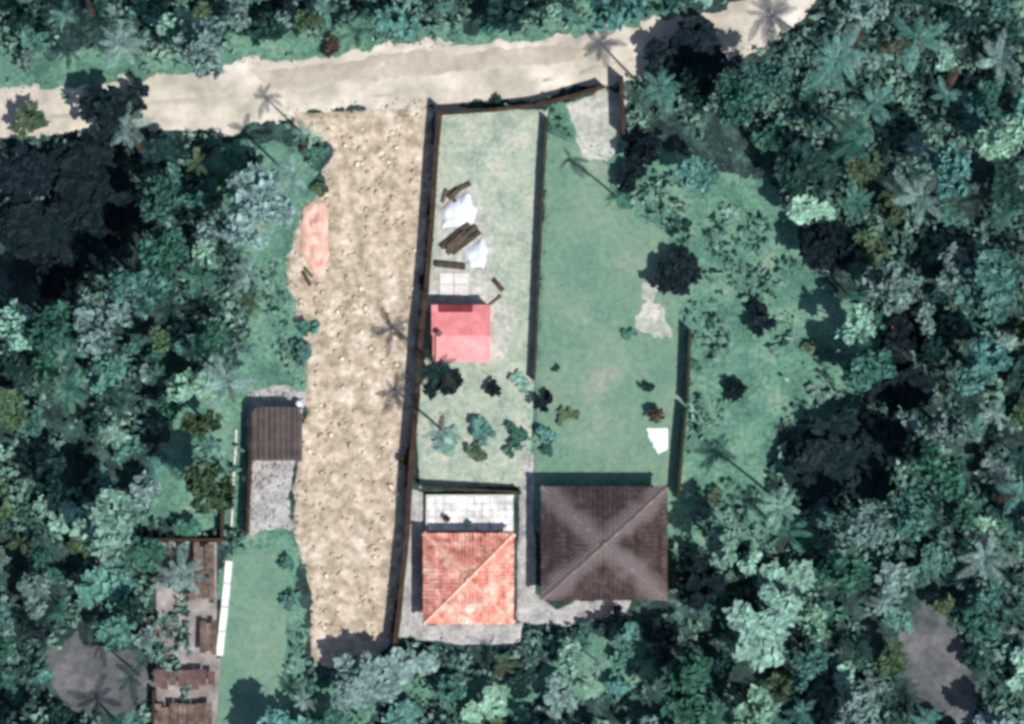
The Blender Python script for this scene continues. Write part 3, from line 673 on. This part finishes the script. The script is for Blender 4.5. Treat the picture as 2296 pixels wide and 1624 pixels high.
FR = [frond_mesh(2.6, 0.55, 1), frond_mesh(2.5, 0.85, 2), frond_mesh(2.2, 0.30, 3), frond_mesh(2.8, 0.70, 4, wid=0.65)]
FRM = {}
def frond_for(i, tone):
    if (i, tone) not in FRM:
        me = FR[i].copy(); me.materials.append(LEAF[tone]); FRM[(i, tone)] = me
    return FRM[(i, tone)]
TRK = {}
def get_trunk(kindk, var):
    if (kindk, var) not in TRK:
        if kindk == 'palm':
            me = trunk_mesh(5.2, 0.17, 0.11, [(0.5, 0.2), (-0.4, 0.4), (0.2, -0.6), (-0.2, -0.2)][var % 4])
        elif kindk == 'tree':
            me = trunk_mesh(3.2, 0.24, 0.12, [(0.2, 0.1), (-0.2, 0.2), (0.1, -0.2), (0, 0)][var % 4], limbs=5, seed=var)
        else:
            me = trunk_mesh(0.7, 0.08, 0.04, limbs=4, seed=var, spread=0.6, rings=2)
        me.materials.append(M['bark']); TRK[(kindk, var)] = me
    return TRK[(kindk, var)]
CRN = {}
def get_crown(kindk, var, tone):
    k = (kindk, var, tone)
    if k not in CRN:
        base = (kindk, var)
        if base not in CRN:
            if kindk == 'tree': CRN[base] = crown_mesh(2.2, 1.9, 5.2, 34, 11, 0.85, 100 + var)
            elif kindk == 'shrub': CRN[base] = crown_mesh(1.15, 0.2, 1.7, 16, 12, 0.46, 200 + var)
            elif kindk == 'bigtree': CRN[base] = crown_mesh(2.2, 1.9, 4.6, 64, 12, 0.66, 300 + var)
            else:
                CRN[base] = crown_mesh(0.35, 4.9, 5.5, 6, 6, 0.25, 400 + var)
        me = CRN[base].copy(); me.materials.append(LEAF[tone]); CRN[k] = me
    return CRN[k]
VAR = 9
CAT = {'palm': 'palm', 'tree': 'tree', 'bigtree': 'tree', 'shrub': 'shrub'}
NAME = {'palm': 'palm_tree', 'tree': 'broadleaf_tree', 'bigtree': 'broadleaf_tree', 'shrub': 'shrub'}
GROUP = {'palm': 'palms around the plots', 'tree': 'broadleaf trees of the woods', 'bigtree': 'broadleaf trees of the woods', 'shrub': 'shrubs around the plots'}
NPLANT = [0]
def plant(kindk, x, y, s, tone, label, var=None, hs=1.0, nf=None, group=None, sq=(1, 1)):
    """one plant with its own trunk and crown; s scales the crown, hs the height."""
    px, py = P(x, y); i = NPLANT[0]; NPLANT[0] += 1
    var = (i * 5 + 3) % VAR if var is None else var
    r = thing(NAME[kindk], label, CAT[kindk], (px, py, 0), random.random() * 6.28 if sq == (1, 1) else 0, group or GROUP[kindk])
    r.scale = (s * sq[0], s * sq[1], s * (hs if kindk != 'palm' else 1))
    tk = 'tree' if kindk == 'bigtree' else kindk
    t = link('trunk', get_trunk(tk, var % 4), None, r)
    c = link('crown', get_crown(kindk, var, tone), None, r)
    if kindk == 'palm':
        lean = [(0.5, 0.2), (-0.4, 0.4), (0.2, -0.6), (-0.2, -0.2)][var % 4]
        t.scale = (1, 1, hs); c.location = (lean[0], lean[1], 5.2 * (hs - 1))
        n = nf or random.randint(7, 14); a0 = random.random() * 6.28; bias = random.uniform(-0.35, 0.25); dead = random.random() < 0.3
        for k in range(n):
            up = random.uniform(-0.40, 0.5) + bias
            ft = 'brown' if dead and k == 0 else tone
            o = link('frond', frond_for(random.randrange(4), ft), None, c, (0, 0, 5.1),
                     (random.uniform(-.35, .35), -up, a0 + 6.2832 * k / n + random.uniform(-.34, .34)))
            sc = random.uniform(0.66, 1.15); o.scale = (sc, sc, sc)
    return r

# ------------------------------------------------------------------ plants one can pick out
EX = []   # circles kept free of the woods: (x, y, r)
def pick(kindk, x, y, rad, tone, label, hs=1.0, **kw):
    base = {'palm': 2.6, 'tree': 2.2, 'bigtree': 2.2, 'shrub': 1.15}[kindk]
    EX.append((x, y, rad * 0.9))
    return plant(kindk, x, y, rad * U / base, tone, label, hs=hs, **kw)
# tall trees and palms whose long shadows fall up and left; heights follow from the shadow's reach
def tall(kindk, x, y, rad, tone, label, h, **kw):
    base = {'palm': 2.6, 'tree': 2.2, 'bigtree': 2.2}[kindk]; s = rad * U / base
    top = {'palm': 5.2, 'tree': 5.2, 'bigtree': 4.6}[kindk] * s
    EX.append((x, y, rad * 0.8))
    return plant(kindk, x, y, s, tone, label, hs=h / top, **kw)
def shade_palm(sx, sy, rad, tone, label, h=12.4, **kw):
    """a palm standing so that its crown's shadow falls at (sx, sy)."""
    d = h / math.tan(SUN_EL) / U
    return tall('palm', sx + d * math.sin(SUN_AZ), sy - d * math.cos(SUN_AZ), rad, tone, label, h, **kw)
# left: tall trees shade a big pocket; near-black leaf colour paints in more shade
pick('bigtree', 285, 455, 58, 'near-black', 'shade-painted near-black tree at the upper right rim of the big dark pocket on the left', 0.6)
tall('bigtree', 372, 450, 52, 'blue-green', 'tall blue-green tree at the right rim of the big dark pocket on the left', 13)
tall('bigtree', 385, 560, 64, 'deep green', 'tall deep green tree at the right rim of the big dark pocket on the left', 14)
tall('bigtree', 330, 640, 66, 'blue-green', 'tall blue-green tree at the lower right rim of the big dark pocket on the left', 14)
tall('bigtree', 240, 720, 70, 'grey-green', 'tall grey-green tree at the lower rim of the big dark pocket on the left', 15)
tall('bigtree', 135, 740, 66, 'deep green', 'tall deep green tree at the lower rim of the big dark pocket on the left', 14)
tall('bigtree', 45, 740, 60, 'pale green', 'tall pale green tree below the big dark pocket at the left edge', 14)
pick('bigtree', 120, 520, 110, 'near-black', 'huge shade-painted near-black tree in the middle of the big dark pocket on the left', 0.35)
pick('bigtree', 225, 400, 110, 'near-black', 'wide shade-painted near-black tree just right of the huge one in the dark pocket', 0.35)
pick('tree', 145, 632, 56, 'near-black', 'shade-painted near-black tree at the bottom of the big dark pocket on the left', 0.6)
pick('tree', 262, 512, 56, 'near-black', 'shade-painted near-black tree at the lower right of the big dark pocket on the left', 0.6)
pick('bigtree', 60, 390, 80, 'near-black', 'shade-painted near-black tree at the left picture edge above the huge dark one', 0.45)
pick('tree', 245, 250, 62, 'near-black', 'shade-painted near-black tree reaching up over the road at its left end', 0.8)
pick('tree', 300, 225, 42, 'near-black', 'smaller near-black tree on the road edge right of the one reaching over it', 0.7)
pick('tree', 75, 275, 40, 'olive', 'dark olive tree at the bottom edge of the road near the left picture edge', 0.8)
pick('palm', 310, 290, 56, 'grey-green', 'pale grey palm leaning against the right side of the dark trees on the left', 0.9)
pick('tree', 370, 350, 46, 'dark green', 'dark green tree under the left part of the road right of the pale palm', 0.8)
shade_palm(545, 300, 56, 'grey-green', 'tall grey-green palm at the upper left corner of the bare soil below the road edge', 10.5)
shade_palm(592, 222, 46, 'pale green', 'tall slim pale palm at the top of the bare soil below the road', 10)
pick('shrub', 738, 112, 26, 'brown', 'round brown dried bush on the upper edge of the road', 0.9)
pick('shrub', 1120, 226, 18, 'dark green', 'small dark shrub against the curved wall on the road', 0.9)
# around the driveway
shade_palm(1335, 100, 56, 'blue-green', 'tall blue-green palm right of the short driveway wall', 12)
shade_palm(1735, 20, 70, 'blue-green', 'tall blue-green palm standing right of the far end of the dirt road', 12)
tall('bigtree', 1640, 235, 66, 'deep green', 'tall deep green tree below the shaded bend of the road', 13)
tall('bigtree', 1572, 200, 52, 'dark green', 'tall dark green tree in the shaded bend of the road', 9)
tall('bigtree', 1700, 190, 56, 'blue-green', 'tall blue-green tree below the far bright end of the road', 11)
pick('bigtree', 1555, 145, 92, 'near-black', 'big shade-painted black-green tree leaning over the road in its shaded bend', 0.5)  # near-black leaves paint in the shadow lying over the road
pick('tree', 1462, 140, 50, 'near-black', 'shade-painted black-green tree left of the big one in the shaded bend of the road', 0.6)
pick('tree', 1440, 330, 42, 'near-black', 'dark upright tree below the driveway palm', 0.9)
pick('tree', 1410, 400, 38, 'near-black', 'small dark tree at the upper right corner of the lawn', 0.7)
tall('tree', 1560, 400, 46, 'blue-green', 'tall blue-green tree above the two tiny dark bushes', 8)
shade_palm(1278, 348, 44, 'deep green', 'tall slender palm at the upper right edge of the lawn beside a small dark tree', 9.5, nf=8)
pick('shrub', 1392, 455, 26, 'deep green', 'low green shrub at the right end of the lawn top', 0.6)
# lawn and meadow
pick('bigtree', 1524, 632, 62, 'near-black', 'round near-black tree at the top of the wall east of the lawn', 0.6)
pick('shrub', 1510, 512, 17, 'dark green', 'left one of the two tiny dark bushes above the round near-black tree', 0.9)
pick('shrub', 1543, 508, 16, 'dark green', 'right one of the two tiny dark bushes above the round near-black tree', 0.9)
pick('shrub', 1695, 722, 44, 'near-black', 'oval near-black bush in the meadow right of the round tree', 0.7)
pick('shrub', 1560, 825, 18, 'deep green', 'small dark green bush right beside the east wall of the lawn', 0.9)
pick('shrub', 1652, 880, 36, 'near-black', 'near-black bush in the meadow halfway down the east wall', 0.7)
shade_palm(1618, 1010, 60, 'pale green', 'tall pale palm in the lower meadow casting a long hooked shadow', 12)
pick('shrub', 1605, 1110, 24, 'olive', 'olive bush in the meadow right of the brown roof corner', 0.7)
pick('shrub', 1450, 876, 19, 'dark green', 'small dark green bush on the lawn above the round potted one', 0.9)
pick('shrub', 1272, 936, 24, 'olive', 'faint olive bush on the lower left of the lawn', 0.45)
pick('shrub', 1246, 826, 9, 'dark green', 'tiny dark bush on the lawn near its west wall', 1.0)
pick('shrub', 1410, 745, 18, 'deep green', 'narrow green bush at the left of the bare grey patch on the lawn', 0.7)
pick('shrub', 1212, 900, 28, 'near-black', 'dark bush at the lower end of the wall west of the lawn', 1.0)
pick('shrub', 1222, 970, 26, 'blue-green', 'blue-green bush below the dark bush at the lawn wall end', 0.9)
pick('shrub', 1232, 1010, 20, 'deep green', 'deep green bush on the lawn above the left end of the brown roof', 0.8)
pick('shrub', 1632, 478, 26, 'pale green', 'pale green low bush in the upper meadow', 0.6)
pick('shrub', 1762, 610, 22, 'blue-green', 'blue-green low bush in the right part of the meadow', 0.7)
pick('shrub', 1820, 770, 26, 'olive', 'olive low bush at the right end of the meadow', 0.7)
pick('shrub', 1840, 880, 28, 'grey-green', 'grey-green low bush at the right end of the meadow above the dark pocket', 0.7)
pick('shrub', 1600, 720, 15, 'deep green', 'deep green little bush between the round tree and the oval near-black bush', 0.8)
# middle yard
shade_palm(880, 728, 54, 'dark green', 'tall dark green palm just below the pink roof shading the plot wall', 9.8)
shade_palm(884, 868, 54, 'grey-green', 'tall grey-green palm in the middle of the yard throwing its shadow on the bare soil', 9.8)
pick('tree', 990, 868, 46, 'near-black', 'dark leafy tree just below the pink roof in the middle yard', 0.8)
pick('shrub', 1100, 868, 26, 'near-black', 'near-black bush in the middle yard east of the leafy tree', 0.8)
pick('shrub', 1000, 985, 36, 'pale green', 'pale green shrub in the middle of the yard above the yard wall', 0.5)
pick('shrub', 1080, 960, 34, 'blue-green', 'blue-green shrub in the yard right of the pale green one', 0.6)
pick('shrub', 1060, 1025, 30, 'olive', 'olive shrub in the yard close above the yard wall', 0.6)
pick('shrub', 1150, 985, 34, 'deep green', 'deep green shrub in the lower right of the middle yard', 0.6)
pick('shrub', 1165, 860, 24, 'pale green', 'pale green shrub at the right of the middle yard below the pink roof', 0.6)
pick('shrub', 915, 1035, 20, 'brown', 'brown bush leaning on the plot wall left of the yard wall', 1.2)
pick('shrub', 690, 730, 26, 'deep green', 'dark green bush on the west edge of the bare soil', 0.8)
pick('shrub', 675, 800, 28, 'blue-green', 'blue-green bush just below the dark one on the soil edge', 0.8)
pick('shrub', 650, 1260, 24, 'deep green', 'green bush on the lower left edge of the bare soil', 0.8)
pick('shrub', 650, 1340, 26, 'blue-green', 'blue-green bush below the green one at the soil edge', 0.8)
pick('shrub', 712, 350, 28, 'deep green', 'green bush at the upper left corner of the bare soil', 0.8)
pick('shrub', 722, 415, 24, 'olive', 'olive bush above the pink tarpaulin', 0.8)
# around the houses
pick('shrub', 1365, 1385, 34, 'near-black', 'dark bush against the south side of the brown roof', 1.3)
pick('palm', 1485, 1420, 66, 'near-black', 'dark palm below the right corner of the brown roof', 0.6)
pick('shrub', 1300, 1412, 26, 'deep green', 'long dark shrub below the path south of the brown roof', 1.0)
pick('tree', 1400, 1420, 36, 'blue-green', 'turquoise tree below the brown roof between two dark plants', 0.7)
pick('tree', 1560, 1290, 62, 'near-black', 'dark tree right of the lower right corner of the brown roof', 0.8)
pick('palm', 1535, 1330, 46, 'grey-green', 'grey palm tucked beside the right wall of the brown house', 0.6)
pick('bigtree', 1720, 1400, 92, 'pale green', 'large pale green tree down right of the brown house', 0.8)
pick('bigtree', 1760, 1300, 60, 'pale green', 'pale green tree just above the large pale one in the lower right', 0.8)
pick('palm', 1660, 1445, 60, 'pale green', 'bright pale palm at the left foot of the large pale green tree', 0.6)
# east masses: tall trees shade the woods beside the meadow; near-black leaves hold painted shade
tall('bigtree', 2010, 1140, 66, 'blue-green', 'tall blue-green tree at the lower rim of the dark pocket in the east woods', 15)
tall('bigtree', 2090, 1060, 60, 'deep green', 'tall deep green tree at the right rim of the dark pocket in the east woods', 15)
tall('bigtree', 1925, 1170, 52, 'grey-green', 'tall grey-green tree at the lower left rim of the dark pocket in the east woods', 13)
tall('bigtree', 2110, 960, 54, 'grey-green', 'tall grey-green tree at the upper right rim of the dark pocket in the east woods', 14)
pick('bigtree', 1885, 1030, 112, 'near-black', 'broad shade-painted near-black tree in the dark pocket right of the meadow', 0.45)
pick('tree', 2005, 870, 82, 'near-black', 'shade-painted near-black tree at the top of the dark pocket in the east woods', 0.6)
pick('bigtree', 2015, 765, 62, 'near-black', 'shade-painted near-black tree above the dark pocket in the east woods', 0.6)
pick('tree', 1985, 990, 50, 'near-black', 'shade-painted near-black tree in the right half of the dark pocket in the east woods', 0.6)
pick('palm', 2055, 430, 72, 'grey-green', 'silvery palm with spread fronds in the upper right woods', 1.0)
pick('palm', 2060, 105, 78, 'blue-green', 'blue-green palm with curled fronds near the top right', 1.0)
pick('palm', 2215, 130, 66, 'grey-green', 'silvery palm close to the top right corner', 1.0)
pick('palm', 2110, 210, 60, 'blue-green', 'blue-green palm between the curled palm and the silvery palm on the right', 0.9)
pick('palm', 1890, 120, 60, 'grey-green', 'silvery palm right of the end of the dirt road', 0.9)
pick('palm', 1960, 240, 62, 'blue-green', 'blue-green palm in the right woods below the end of the road', 0.9)
pick('palm', 2210, 1250, 66, 'grey-green', 'silvery palm at the right edge in the lower woods', 0.9)
pick('tree', 1850, 560, 60, 'near-black', 'dark tree at the right edge of the meadow top', 0.9)
pick('tree', 2260, 430, 55, 'dark green', 'dark green tree near the right picture edge beside the silvery palm', 1.0)
# lower left
pick('palm', 410, 1275, 58, 'grey-green', 'pale grey palm growing out of the derelict house', 0.6)
pick('tree', 230, 1290, 70, 'blue-green', 'broad blue-green tree left of the derelict house', 0.8)
pick('palm', 90, 1420, 66, 'near-black', 'dark palm near the lower left picture edge', 0.7)
pick('tree', 430, 1180, 0.01 + 30, 'deep green', 'dark green tree over the back wall of the derelict house', 0.7)

# ------------------------------------------------------------------ the woods: zones, each plant told apart by size, tone and kind
ZONES = [
    ('in the thicket above the left end of the road', [(-60, -60), (420, -60), (420, 120), (-60, 175)], 0.35),
    ('in the thicket above the middle of the road', [(420, -60), (860, -60), (860, 75), (420, 120)], 0.45),
    ('in the thicket above the curved wall and road', [(860, -60), (1640, -60), (1500, 35), (1300, 60), (860, 75)], 0.5),
    ('in the west woods near the plot corner', [(340, 360), (610, 330), (590, 640), (330, 640)], 0.6),
    ('in the west woods below the black trees', [(-60, 690), (330, 640), (330, 930), (-60, 930)], 0.55),
    ('in the west woods above the gravel yard', [(330, 640), (590, 640), (560, 900), (330, 930)], 0.55),
    ('in the west woods left of the kerb', [(-60, 930), (500, 930), (500, 1080), (400, 1185), (-60, 1185)], 0.6),
    ('in the lower left woods', [(-60, 1185), (330, 1190), (340, 1430), (-60, 1430)], 0.4),
    ('at the bottom left corner', [(-60, 1430), (330, 1430), (330, 1690), (-60, 1690)], 0.4),
    ('below the red house at the bottom of the picture', [(560, 1520), (860, 1510), (1000, 1440), (1170, 1420), (1180, 1690), (560, 1690)], 0.65),
    ('below the brown house at the bottom of the picture', [(1180, 1430), (1560, 1440), (1600, 1690), (1180, 1690)], 0.55),
    ('in the woods right of the brown house', [(1570, 1220), (1760, 1180), (1840, 1500), (1800, 1690), (1600, 1690), (1560, 1450)], 0.6),
    ('in the lower right woods', [(1800, 1140), (2360, 1140), (2360, 1380), (1800, 1380)], 0.4),
    ('at the bottom right corner', [(1810, 1380), (2360, 1380), (2360, 1690), (1810, 1690)], 0.4),
    ('in the east woods along the right edge', [(2060, 700), (2360, 700), (2360, 1140), (2060, 1140)], 0.45),
    ('in the east woods beside the meadow', [(1840, 640), (2060, 640), (2060, 960), (1960, 960)], 0.45),
    ('in the upper right woods above the meadow', [(1640, 260), (2000, 260), (2000, 640), (1850, 640), (1740, 420)], 0.45),
    ('in the upper right woods along the right edge', [(2000, 260), (2360, 260), (2360, 700), (2000, 700)], 0.35),
    ('in the top right corner', [(1790, -60), (2360, -60), (2360, 260), (1660, 260), (1700, 120)], 0.35),
]
SIZES = {'small': (26, 34), 'middling': (34, 44), 'broad': (44, 56), 'very broad': (56, 70), 'huge': (72, 94)}
taken = list(EX) + EX0
qr = random.Random(77)
def inside(x, y, poly):
    ins = False; n = len(poly)
    for i in range(n):
        ax, ay = poly[i]; bx, by = poly[(i + 1) % n]
        if (ay > y) != (by > y) and x < ax + (y - ay) * (bx - ax) / (by - ay): ins = not ins
    return ins
KW = {'palm': 'palm', 'tree': 'broadleaf tree', 'shrub': 'shrub'}
for phrase, poly, light in ZONES:
    xs = [p[0] for p in poly]; ys = [p[1] for p in poly]
    used = set(); fails = 0
    while fails < 90:
        x = qr.uniform(min(xs), max(xs)); y = qr.uniform(min(ys), max(ys))
        if not inside(x, y, poly): continue
        sz = qr.choices(list(SIZES), [3, 3.5, 4, 2.5, 1.6])[0]
        kd = qr.choices(['palm', 'tree', 'shrub'], [4, 6, 3] if sz != 'small' else [2, 3, 6])[0]
        if kd == 'shrub' and sz == 'very broad' or sz == 'huge': kd = 'tree'
        if light > 0.48: tone = qr.choices(['blue-green', 'grey-green', 'deep green', 'pale green', 'olive', 'dark green'], [5, 2.5, 4, 4.5, 1.2, 2.0])[0]
        else: tone = qr.choices(['blue-green', 'grey-green', 'deep green', 'pale green', 'olive', 'dark green'], [4.5, 5.0, 3, 1.8, 1, 2.6])[0]
        if (sz, kd, tone) in used: fails += 1; continue
        rad = qr.uniform(*SIZES[sz])
        if any((x - a) ** 2 + (y - b) ** 2 < (0.68 * (rad + r)) ** 2 for a, b, r in taken): fails += 1; continue
        used.add((sz, kd, tone)); taken.append((x, y, rad * 0.9))
        base = {'palm': 2.6, 'tree': 2.2, 'shrub': 1.15}[kd]
        s = rad * U / base
        hs = {'palm': qr.uniform(1.0, 1.9), 'tree': qr.uniform(0.9, 2.2) ** 1.0, 'shrub': qr.uniform(0.8, 1.5)}[kd]
        if phrase.startswith('below the red house'): hs *= 0.55     # a low thicket: the bare soil beside it is fully sunlit
        plant('bigtree' if sz == 'huge' else kd, x, y, s, tone, f'{sz} {tone} {KW[kd]} {phrase}', hs=hs)

# ------------------------------------------------------------------ undergrowth and grass: beyond counting
def scatter_leaves(name, n, smin, smax, zmax, m, seed, ok, tilt=0.9, aspect=0.6):
    q = np.random.default_rng(seed)
    x = (q.random(n) - 0.5) * 112; y = (q.random(n) - 0.5) * 82
    k = ok(x, y, q); x, y = x[k], y[k]; n = len(x)
    pts = np.stack([x, y, 0.08 + zmax * q.random(n) ** 1.6], 1)
    v, f = leaf_quads(pts, smin + (smax - smin) * q.random(n), tilt, q, aspect)
    return kind(link(name, mesh_np(name, v, f), m), 'stuff')
OPEN = ['bare_ground', 'bare_clearing', 'lawn', 'yard', 'dusty_ground', 'side_path', 'dirt_road', 'bare_soil', 'gravel_yard', 'garden_path', 'bare_patch', 'driveway', 'side_lawn']
MEAD = ['meadow', 'verge', 'grass_strip', 'south_meadow']
BUILT = [px_to_ground([(955, 1090), (1160, 1090), (1160, 1400), (940, 1400)]), px_to_ground([(1200, 1085), (1510, 1085), (1510, 1370), (1200, 1370)]), px_to_ground([(425, 1200), (500, 1200), (500, 1690), (425, 1690)])]
def sd_of(x, y, names): return np.max([sdist(x, y, PATCHES[k]) for k in names], 0)
def ok_wood(x, y, q):
    a = sd_of(x, y, OPEN) < -0.5 + 0.8 * (q.random(len(x)) - 0.5)
    for b in BUILT: a &= sdist(x, y, b) < 0
    me = sd_of(x, y, MEAD)
    nz = vnoise(x, y, 0.22) + 0.6 * vnoise(x, y, 0.7)
    return a & (((me < 0) & (nz > -0.15 + 0.12 * (q.random(len(x)) - 0.5))) | ((me >= 0) & (nz > 0.17) & (q.random(len(x)) < 0.5)))
UG = mat('undergrowth_leaf', [(0.30, (0.012, 0.036, 0.034)), (0.43, (0.056, 0.128, 0.106)), (0.56, (0.112, 0.215, 0.176)), (0.70, (0.235, 0.355, 0.305))], 0.45, 0.6, fine=0.45, fscale=1.6, trans=0.15)
scatter_leaves('undergrowth', 62000, 0.4, 1.1, 1.5, UG, 21, ok_wood)
def ok_meadow(x, y, q):
    a = (sd_of(x, y, MEAD) > -0.3) & (sd_of(x, y, ['dirt_road', 'bare_soil', 'gravel_yard', 'lawn', 'yard', 'driveway', 'side_lawn']) < 0.1)
    for b in BUILT: a &= sdist(x, y, b) < 0
    return a & (vnoise(x, y, 0.5) + 0.5 * vnoise(x, y, 1.4) > -0.05)
scatter_leaves('grass', 42000, 0.14, 0.34, 0.22, M['meadow'], 22, ok_meadow, 1.1, 0.4)
def ok_lawn(x, y, q):
    a = sd_of(x, y, ['lawn', 'yard', 'side_lawn']) > 0
    for b in BUILT: a &= sdist(x, y, b) < -0.1
    return a & (vnoise(x, y, 0.8) + 0.7 * vnoise(x, y, 2.1) > 0.05)
scatter_leaves('lawn_tufts', 60000, 0.10, 0.24, 0.10, M['lawn'], 24, ok_lawn, 1.0, 0.4)
def ok_edge(x, y, q):
    a = np.zeros(len(x), bool)
    for nme in ('dirt_road', 'bare_soil', 'lawn', 'yard', 'gravel_yard'):
        d = sdist(x, y, PATCHES[nme]); a |= np.abs(d + 0.2) < 0.7 * q.random(len(x)) ** 1.5
    for b in BUILT: a &= sdist(x, y, b) < -0.2
    return a & (vnoise(x, y, 0.6) > -0.1)
scatter_leaves('weeds', 60000, 0.14, 0.36, 0.3, UG, 23, ok_edge, 1.0, 0.45)
print('plants', NPLANT[0], 'objects', len(bpy.data.objects))
